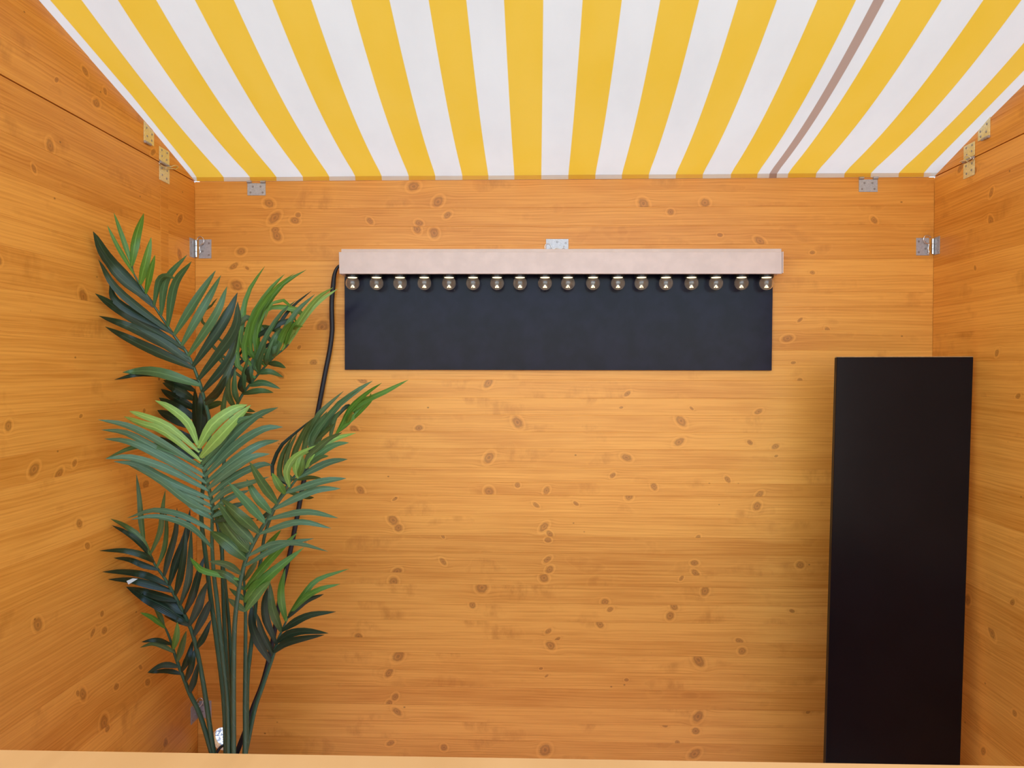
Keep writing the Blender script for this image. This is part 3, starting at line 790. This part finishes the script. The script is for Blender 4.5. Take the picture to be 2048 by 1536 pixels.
# frond: outline of the rachis from the pot to the tip, with distances from the camera at its ends
POT = Vector((atY(458, 1500, 2.27).x, 2.27, 0.0))
FR = {
 'A': dict(r=[(448, 1400), (433, 1278), (422, 1200), (410, 1100), (402, 1020), (412, 930), (420, 853), (409, 800), (397, 759), (375, 708), (349, 672), (317, 625), (290, 585), (268, 548), (264, 528)], d=(2.25, 2.02), b=(452, 1511)),
 'B': dict(r=[(457, 1400), (451, 1291), (447, 1200), (444, 1080), (445, 960), (458, 850), (475, 808), (489, 783), (517, 748), (547, 715), (576, 690), (597, 655)], d=(2.28, 2.36), b=(460, 1511)),
 'C': dict(r=[(455, 1400), (443, 1291), (434, 1200), (428, 1151), (424, 1086), (424, 1013), (415, 972), (406, 936), (396, 892), (393, 882)], d=(2.22, 1.93), b=(457, 1511)),
 'D': dict(r=[(466, 1400), (461, 1304), (456, 1226), (440, 1080), (415, 960), (401, 895), (392, 830), (388, 778)], d=(2.30, 2.40), b=(467, 1511)),
 'E': dict(r=[(467, 1400), (468, 1291), (471, 1229), (479, 1171), (488, 1132), (497, 1106), (519, 1064), (533, 1042), (544, 1025), (559, 1000), (580, 975), (594, 957), (609, 939), (630, 912)], d=(2.22, 1.86), b=(467, 1511)),
 'F': dict(r=[(490, 1400), (491, 1286), (491, 1224), (489, 1177), (488, 1145), (494, 1112)], d=(2.24, 2.14), b=(489, 1511)),
 'G': dict(r=[(509, 1421), (526, 1370), (545, 1315), (549, 1302), (556, 1280), (564, 1261), (575, 1237), (583, 1222)], d=(2.26, 2.32), b=(491, 1506)),
 'H': dict(r=[(412, 1400), (400, 1330), (390, 1285), (381, 1256), (363, 1217), (340, 1174), (327, 1153), (311, 1131), (302, 1111), (288, 1088)], d=(2.26, 2.10), b=(428, 1508)),
 'I': dict(r=[(400, 1430), (379, 1386), (369, 1360), (358, 1333), (349, 1307), (340, 1278), (331, 1257), (322, 1243)], d=(2.26, 2.18), b=(424, 1508)),
 'J': dict(r=[(494, 1369), (499, 1317), (508, 1246), (512, 1200), (515, 1158), (522, 1119), (530, 1068), (548, 1020), (575, 970), (606, 935), (640, 896), (672, 868), (698, 848), (712, 828)], d=(2.24, 2.34), b=(491, 1511)),
}
LV = {
'A': [
 ('P1','d',22,[(48,330),(300,780),(960,1500)]), ('P1','d',14,[(100,520),(420,1000),(930,1440)]),
 ('P2','d',14,[(130,-622),(450,-130),(1300,540)]), ('P2','k',15,[(300,-250),(450,60),(1250,500)]),
 ('P2','d',18,[(80,-100),(500,180),(1450,750)]), ('P2','d',17,[(140,245),(700,450),(1500,900)]),
 ('P2','d',18,[(235,410),(800,690),(1600,1050)]), ('P2','d',16,[(700,420),(1100,640),(1560,960)]),
 ('P2','m',19,[(500,1110),(1000,1100),(1680,1310)]), ('P2','k',11,[(375,1225),(900,1130),(1650,1260)]),
 ('P1','g',9,[(365,40),(500,420),(650,860)]), ('P1','g',8,[(265,235),(430,570),(640,990)]), ('P1','g',15,[(825,50),(720,400),(640,860)]),
 ('P1','g',15,[(940,420),(860,800),(740,1160)]), ('P1','g',11,[(1000,690),(930,950),(830,1300)]),
 ('P1','m',12,[(1310,1055),(1180,1010),(1060,1090),(970,1480)]),
 ('P2','m',13,[(1490,-692),(1170,-302),(1090,230)]), ('P2','m',15,[(1560,-592),(1300,-232),(1210,390)]),
 ('P3','m',15,[(625,160),(330,600),(20,1130)]), ('P3','m',15,[(705,235),(450,700),(150,1280)]), ('P3','m',15,[(800,405),(620,850),(250,1450)]),
 ('P3','d',18,[(960,500),(750,950),(322,1613)]), ('P3','d',18,[(965,640),(900,1100),(384,1828)]),
 ('P5','d',15,[(1140,-320),(1000,130),(690,530)]), ('P5','d',15,[(1110,30),(900,480),(740,690)]), ('P5','k',13,[(980,330),(880,520),(735,650)]),
],
'D': [
 ('P5','k',15,[(170,390),(360,420),(545,520)]), ('P5','k',17,[(160,420),(330,500),(545,640)]), ('P5','k',17,[(140,500),(320,610),(540,760)]),
 ('P5','k',18,[(115,610),(300,720),(540,890)]), ('P5','k',19,[(95,770),(280,860),(540,1020)]), ('P5','k',18,[(85,960),(280,1050),(570,1190)]),
 ('P5','k',17,[(130,1110),(300,1220),(560,1340)]), ('P5','k',17,[(640,1230),(600,850),(575,490)]), ('P5','k',17,[(690,1150),(660,800),(640,540)]),
 ('P5','o',12,[(930,690),(850,690),(620,780)]), ('P5','k',14,[(900,830),(790,950),(660,1230)]), ('P5','k',14,[(740,700),(690,900),(650,1230)]),
],
'B': [
 ('P5','m',11,[(1740,230),(1630,180),(1520,180)]), ('P5','m',11,[(1710,350),(1530,275),(1390,300)]), ('P5','m',12,[(1670,495),(1450,420),(1260,445)]),
 ('P5','m',11,[(1580,545),(1400,520),(1210,575)]), ('P5','o',9,[(1350,790),(1240,760),(1130,720)]), ('P5','o',8,[(1460,870),(1250,830),(1060,860)]),
 ('P4','g',11,[(765,20),(520,400),(400,870),(330,1500)]), ('P4','g',11,[(1070,140),(840,380),(560,830),(450,1400)]), ('P4','g',13,[(1400,75),(1000,330),(700,800),(640,1300)]),
 ('P4','g',9,[(1220,130),(930,360),(620,800),(540,1300)]), ('P4','g',6,[(1105,575),(960,565),(850,620),(760,860)]), ('P4','g',10,[(1330,735),(1050,650),(790,690),(660,1000)]),
 ('P4','m',10,[(1240,550),(1000,760),(760,1150),(620,1560)]), ('P4','k',7,[(1485,395),(1170,660),(960,980),(850,1480)]), ('P4','m',11,[(1535,450),(1250,720),(1020,1100),(905,1420)]),
 ('P4','l',10,[(1815,345),(1560,520),(1300,860),(1020,1300)]), ('P4','l',10,[(1885,365),(1600,560),(1380,800),(1140,1220)]), ('P4','k',10,[(1105,855),(780,1020),(520,1180),(300,1500)]),
 ('P4','g',6,[(1355,945),(1240,950),(1160,1040)]), ('P4','o',10,[(1040,1020),(700,955),(350,1030),(100,1300)]), ('P4','o',11,[(560,830),(380,900),(150,1100)]),
 ('P5','k',7,[(1700,-160),(1250,90),(1060,270),(970,560),(930,800)]),
 ('P5','m',10,[(1523,-211),(1310,180),(1285,430)]), ('P5','m',10,[(1490,-100),(1400,150),(1385,310)]), ('P5','m',10,[(1580,-150),(1490,80),(1490,200)]),
 ('P5','m',9,[(1650,-200),(1590,0),(1600,90)]), ('P5','m',10,[(1260,90),(1200,330),(1190,540)]), ('P5','m',11,[(1090,230),(1080,500),(1130,690)]),
 ('P5','o',11,[(1030,200),(1000,550),(1050,740)]), ('P5','o',10,[(1010,350),(960,600),(940,800)]), ('P5','k',9,[(1170,330),(1150,460),(1190,540)]),
 ('P5','k',9,[(1270,200),(1240,300),(1285,430)]), ('P3','o',6,[(850,660),(700,900),(560,1300)]), ('P3','o',5,[(655,580),(560,700),(420,950)]),
 ('P4','g',13,[(480,560),(430,800),(400,1200)]), ('P4','g',14,[(760,600),(660,800),(610,1150)]), ('P4','m',12,[(1010,980),(900,1150),(830,1500)]),
 ('P4','g',12,[(1180,860),(1050,1050),(930,1390)]), ('P4','g',10,[(1250,860),(1140,1010),(1060,1270)]), ('P4','o',8,[(330,1080),(230,1180),(80,1450)]),
],
'C': [
 ('P7','l',15,[(770,135),(950,220),(1190,420),(1330,700)]), ('P7','l',13,[(440,270),(600,325),(950,470),(1310,800)]), ('P7','l',13,[(370,340),(560,415),(900,540),(1340,920)]),
 ('P7','b',13,[(40,380),(400,450),(800,640),(1370,1010)]), ('P7','b',13,[(80,510),(400,550),(800,760),(1385,1110)]), ('P7','b',13,[(120,625),(420,660),(800,830),(1400,1200)]),
 ('P7','m',11,[(135,880),(500,730),(850,730),(1350,980)]), ('P7','b',14,[(135,880),(450,860),(900,1000),(1430,1290)]), ('P7','b',14,[(240,915),(560,960),(950,1170),(1460,1400)]),
 ('P7','b',14,[(380,930),(700,1070),(1050,1280),(1480,1490)]), ('P7','b',14,[(520,1000),(850,1170),(1200,1430),(1500,1570)]), ('P7','b',14,[(800,1130),(1050,1300),(1300,1520),(1510,1640)]),
 ('Q1','b',11,[(490,740),(900,615),(1350,700),(1760,930)]), ('Q1','b',11,[(550,760),(950,710),(1450,860),(1880,1190)]),
 ('P5','l',21,[(1245,700),(1050,770),(800,960),(640,1250)]), ('P5','l',21,[(1290,705),(1080,900),(850,1150),(670,1370)]), ('P5','m',15,[(1330,840),(1100,930),(880,1190),(690,1460)]),
 ('P5','b',17,[(1640,735),(1350,850),(1000,1160),(740,1530)]), ('P5','b',16,[(1700,985),(1450,1010),(1100,1220),(760,1600)]), ('P5','b',16,[(1655,1155),(1400,1210),(1100,1400),(736,1690)]),
 ('P5','b',15,[(1535,1330),(1300,1370),(1000,1560),(761,1770)]), ('P8','b',14,[(920,320),(760,320),(420,480),(120,720)]), ('P8','b',13,[(890,470),(600,560),(350,640),(140,810)]),
 ('P8','b',12,[(640,640),(400,730),(160,890)]), ('P8','b',12,[(600,800),(400,860),(160,980)]), ('P8','d',10,[(700,1010),(450,990),(170,1050)]),
],
'E': [
 ('P8','o',26,[(560,1510),(350,1310),(130,1165)]), ('P8','o',31,[(630,1420),(400,1180),(170,850)]), ('P8','o',21,[(670,1300),(430,1050),(230,800)]),
 ('P8','o',20,[(740,1180),(500,960),(270,755)]), ('P8','m',17,[(820,1050),(600,800),(360,540)]), ('P8','m',16,[(900,930),(720,720),(595,500)]),
 ('P8','o',17,[(990,820),(800,560),(635,280)]), ('P8','g',15,[(1085,690),(1000,560),(920,420)]), ('Q4','o',13,[(790,680),(560,530),(290,480)]), ('Q4','o',13,[(765,860),(560,690),(290,610)]),
 ('Q4','g',11,[(0,420),(100,540),(240,640)]), 
 ('P8','b',13,[(1890,245),(1620,295),(1260,480)]), ('P8','b',13,[(1870,490),(1550,530),(1110,690)]), ('P8','b',14,[(1800,620),(1450,650),(960,890)]),
 ('P8','b',12,[(1770,1000),(1350,920),(910,1040)]), ('P8','b',12,[(1680,1130),(1250,1050),(780,1220)]), ('Q4','b',11,[(1900,130),(1400,240),(840,560)]), ('Q4','b',11,[(2120,330),(1650,205),(1250,220),(890,400)]),
 ('P8','l',13,[(1480,70),(1220,210),(1110,400),(1150,600)]), ('P8','l',13,[(1400,150),(1280,190),(1225,340),(1255,490)]), ('P6','l',14,[(1230,805),(900,900),(700,1080),(590,1260)]),
 ('P6','o',13,[(1050,800),(850,900),(640,1100),(570,1260)]), ('P6','m',13,[(1140,930),(950,960),(720,1100),(590,1260)]), ('P6','m',9,[(880,1100),(760,1120),(620,1220)]),
 ('P8','g',11,[(1320,200),(1300,350),(1270,480)]),
],
'J': [
 ('P6','g',11,[(1900,125),(1600,280),(1200,480),(950,780)]), ('P6','g',9,[(1560,165),(1350,310),(1150,500),(980,780)]), ('P6','m',12,[(1440,140),(1250,260),(950,500),(700,900)]),
 ('P6','m',10,[(1280,240),(1050,400),(800,680),(660,930)]), ('P6','o',11,[(1070,270),(870,450),(720,620),(560,1000)]), ('P6','o',11,[(680,620),(580,760),(430,1120)]),
 ('P6','k',7,[(700,600),(450,810),(250,1000),(150,1320)]), ('P6','o',10,[(420,850),(290,1080),(250,1340)]), ('P6','o',10,[(480,800),(360,1050),(330,1310)]),
 ('P6','m',9,[(1040,510),(950,640),(870,860)]), ('P6','g',7,[(1190,520),(1150,600),(1100,720)]), ('P6','g',8,[(1450,370),(1300,480),(1180,620),(980,790)]),
 ('P6','g',5,[(1420,290),(1400,350),(1280,380),(1150,560)]), ('P6','d',8,[(1150,470),(1090,480),(1000,580),(890,720)]), ('P6','g',6,[(1440,390),(1330,490),(1120,700)]),
 ('P6','m',12,[(860,530),(760,680),(640,930)]), ('P6','m',12,[(1020,520),(860,700),(740,900)]), ('P6','o',10,[(960,680),(850,780),(700,920)]),
 ('P8','o',8,[(1560,490),(1400,480),(1200,530)]), ('P8','o',8,[(1460,735),(1350,730),(1100,660)]), ('Q4','g',10,[(1400,0),(1250,170),(1100,330)]), ('P8','d',9,[(720,1030),(820,980),(980,850)]),
],
'F': [
 ('Q4','g',15,[(1650,40),(1250,430),(850,920)]), ('Q4','g',21,[(1750,270),(1300,620),(1000,900),(860,1110)]), ('Q4','g',17,[(1240,770),(1050,960),(870,1240)]),
 ('Q4','o',10,[(1030,470),(960,580),(850,780)]), ('Q4','m',10,[(600,890),(740,1000),(830,1070)]), ('Q4','m',12,[(590,1050),(700,1140),(830,1250)]), ('Q4','m',9,[(640,760),(740,850),(830,910)]),
],
'G': [
 ('Q5','g',11,[(1830,135),(1350,300),(1130,540),(900,850)]), ('Q5','g',11,[(1690,370),(1400,440),(1150,580),(910,830)]), ('Q5','k',11,[(1440,525),(1150,640),(880,880)]),
 ('Q5','d',14,[(1625,795),(1250,840),(1000,950),(810,1090)]), ('Q5','d',15,[(1510,1125),(1150,1090),(900,1140),(740,1270)]), ('Q5','k',14,[(1450,1150),(1100,1210),(850,1280),(690,1430)]),
 ('Q5','g',14,[(850,130),(790,400),(790,650),(840,930)]), ('Q5','o',16,[(610,330),(650,750),(770,1090)]), ('Q5','k',14,[(580,420),(530,650),(560,930),(700,1290)]),
 ('Q5','k',13,[(410,820),(500,1150),(650,1450)]), ('Q5','k',16,[(340,660),(330,950),(430,1250),(640,1580)]),
],
'H': [
 ('Q1','o',10,[(240,750),(450,850),(700,1040),(870,1340)]), ('Q1','k',10,[(260,850),(480,960),(700,1130),(870,1350)]), ('Q2','k',12,[(70,165),(450,165),(750,240),(890,340)]),
 ('Q2','k',11,[(285,275),(520,300),(750,390),(950,480)]), ('Q2','k',13,[(115,490),(450,490),(800,550),(1090,730)]), ('Q2','k',14,[(200,605),(550,620),(850,690),(1170,800)]),
 ('Q2','k',15,[(480,720),(750,790),(1000,870),(1230,950)]), ('Q2','k',22,[(480,720),(800,900),(1100,1050),(1400,1280)]), ('Q2','k',10,[(1060,1160),(1220,1210),(1420,1340)]),
 ('Q2','k',20,[(850,850),(1100,960),(1350,1130)]),
 ('Q1','o',10,[(635,60),(680,420),(710,800),(760,1150)]), ('Q1','o',10,[(1080,310),(1035,620),(1000,950),(890,1270)]), ('Q1','o',9,[(1080,600),(1100,900),(1060,1230),(970,1480)]),
 ('Q1','k',12,[(1260,580),(1240,950),(1130,1350),(1060,1635)]), ('Q1','k',15,[(1460,600),(1400,1000),(1250,1400),(1140,1770)]), ('Q2','k',13,[(1400,-300),(1370,200),(1300,600),(1230,850)]),
 ('Q2','d',13,[(1480,-200),(1460,300),(1430,650),(1310,1000)]), ('Q2','k',14,[(1680,250),(1600,500),(1500,850),(1410,1120)]), ('Q2','k',16,[(1740,620),(1640,850),(1580,1050),(1480,1300)]),
 ('Q2','k',15,[(1760,920),(1700,1100),(1570,1470)]), ('Q3','k',12,[(1170,300),(1060,560),(960,740)]),
],
'I': [
 ('Q3','g',9,[(80,195),(260,270),(430,450)]), ('Q2','o',9,[(880,970),(980,1130),(1060,1330)]), ('Q3','k',9,[(100,645),(330,615),(540,690)]), ('Q3','o',9,[(75,730),(270,670),(450,720),(610,810)]),
 ('Q3','k',11,[(190,1115),(430,1000),(660,1030)]), ('Q3','k',9,[(200,1120),(480,1090),(690,1150)]),
 ('Q3','g',12,[(650,340),(640,550),(630,740)]), ('Q3','o',12,[(790,470),(720,720),(690,930)]), ('Q3','k',12,[(890,610),(820,880),(740,1090)]), ('Q3','k',12,[(920,740),(870,1000),(800,1250)]),
 ('Q3','k',12,[(970,950),(910,1220),(840,1430)]),
],
}
palm = empty('palm_tree', (POT.x, POT.y, 0.0))
tag(palm, 'tall artificial palm with dark and light green fronds in the left corner', 'plant')
prn = random.Random(5)
def clampP(p):
    """keep a point inside the room: pull it along its sight line off the walls"""
    k = 1.0
    v = p - EYE
    if p.y > YB - 0.03: k = min(k, (YB - 0.03) / v.y)
    if p.x < XL + 0.025: k = min(k, (XL + 0.025) / v.x)
    return EYE + v * k
NSEG = 9
for key in 'DBAHIGJFCE':
    fr = FR[key]; d0, d1 = fr['d']
    rp = [fr['b']] + fr['r']
    L = [0.0]
    for a, b in zip(rp[:-1], rp[1:]): L.append(L[-1] + math.hypot(b[0] - a[0], b[1] - a[1]))
    def dep(s): return d0 + (d1 - d0) * (s / L[-1]) ** 1.2
    P3 = [clampP(atY(x, y, dep(s))) for (x, y), s in zip(rp, L)]
    foot = Vector((POT.x + (P3[0].x - POT.x) * 0.5, POT.y + (P3[0].y - POT.y) * 0.6, 0.25))
    curve = catmull([foot] + P3, 46)
    bm = bmesh.new(); add_tube(bm, curve, lambda t: 0.0064 * (1 - t) ** 0.8 + 0.0016, 8)
    st = bm_obj('frond', bm, M['stem'], smooth=True); keep(st, palm)
    for crop, col, w, pts in LV[key]:
        ox, oy, sc = CR[crop]
        q = [(ox + x / sc, oy + y / sc) for x, y in pts]
        def near(p):
            best = None
            for i in range(1, len(rp) - 1):
                a = Vector(rp[i]); b = Vector(rp[i + 1]); t = max(0, min(1, (Vector(p) - a).dot(b - a) / (b - a).length_squared))
                c = a.lerp(b, t); dd = (c - Vector(p)).length
                if best is None or dd < best[0]: best = (dd, L[i] + (L[i + 1] - L[i]) * t, c)
            return best
        n0, n1 = near(q[0]), near(q[-1])
        if n1[0] < n0[0]: q = q[::-1]; nb = n1
        else: nb = n0
        if nb[0] > 1.5:
            if nb[0] < 14: q[0] = tuple(nb[2])
            else: q = [tuple(nb[2])] + q
        base_d = dep(nb[1])
        offd = prn.uniform(-0.11, 0.05); bul = prn.uniform(0.0, 0.035); twist = prn.uniform(-0.45, 0.45); tw2 = prn.uniform(-0.5, 0.5)
        sm = catmull([Vector((x, y, 0)) for x, y in q], NSEG)
        pw = []
        for i, s in enumerate(sm):
            t = i / NSEG
            pw.append(clampP(atY(s.x, s.y, base_d + offd * t ** 1.5 - bul * math.sin(math.pi * t) - 0.004)))
        vv, uu = [], []
        for i, p in enumerate(pw):
            t = i / NSEG
            T = (pw[min(i + 1, NSEG)] - pw[max(i - 1, 0)]).normalized()
            V = (p - EYE).normalized(); S = T.cross(V).normalized(); N = S.cross(T)
            th = twist + tw2 * (t - 0.4)
            S2 = S * math.cos(th) + N * math.sin(th); N2 = N * math.cos(th) - S * math.sin(th)
            prof = (0.34 + 0.66 * min(1, t / 0.32) ** 0.8) * max(0.0, 1 - t ** 3.0) ** 0.8
            hw = 0.575 * w * p.y / F * max(prof, 0.03) / max(0.86, math.cos(th))
            vv += [p - S2 * hw, p - N2 * hw * 0.30, p + S2 * hw]; uu += [(0, t), (0.5, t), (1, t)]
        ff = []
        for i in range(NSEG):
            a = i * 3
            ff += [(a, a + 1, a + 4, a + 3), (a + 1, a + 2, a + 5, a + 4)]
        lo = mesh_obj('leaflet', vv, ff, LEAF[col], None, True, uu)
        lo.parent = st
    if key == 'H':
        tg = [clampP(atY(x, y, 2.02)) for x, y in ((253, 1162), (265, 1157), (275, 1158), (257, 1169))]
        bm = bmesh.new(); a = [bm.verts.new(p) for p in tg]; b = [bm.verts.new(p + Vector((0, 0.002, 0))) for p in tg]
        bm.faces.new(a); bm.faces.new(b[::-1])
        for i in range(4): bm.faces.new((a[i], a[(i + 1) % 4], b[(i + 1) % 4], b[i]))
        o = bm_obj('tag', bm, M['tag']); o.parent = st; o['label'] = 'small pale paper tag'
# fix sub-part placement: leaflets were built in world space under a parented frond
bpy.context.view_layer.update()
for st in palm.children:
    for lo in st.children: lo.matrix_parent_inverse = st.matrix_world.inverted()
bm = bmesh.new(); add_lathe(bm, [(0, 0.002), (0.095, 0.002), (0.125, 0.25), (0.132, 0.25), (0.132, 0.27), (0.122, 0.27), (0.118, 0.235), (0, 0.235)], 28)
pt = bm_obj('pot', bm, M['pot'], palm)
bm = bmesh.new(); add_lathe(bm, [(0, 0.252), (0.06, 0.25), (0.117, 0.242), (0.117, 0.236), (0, 0.236)], 24)
bm_obj('soil', bm, M['soil'], palm)
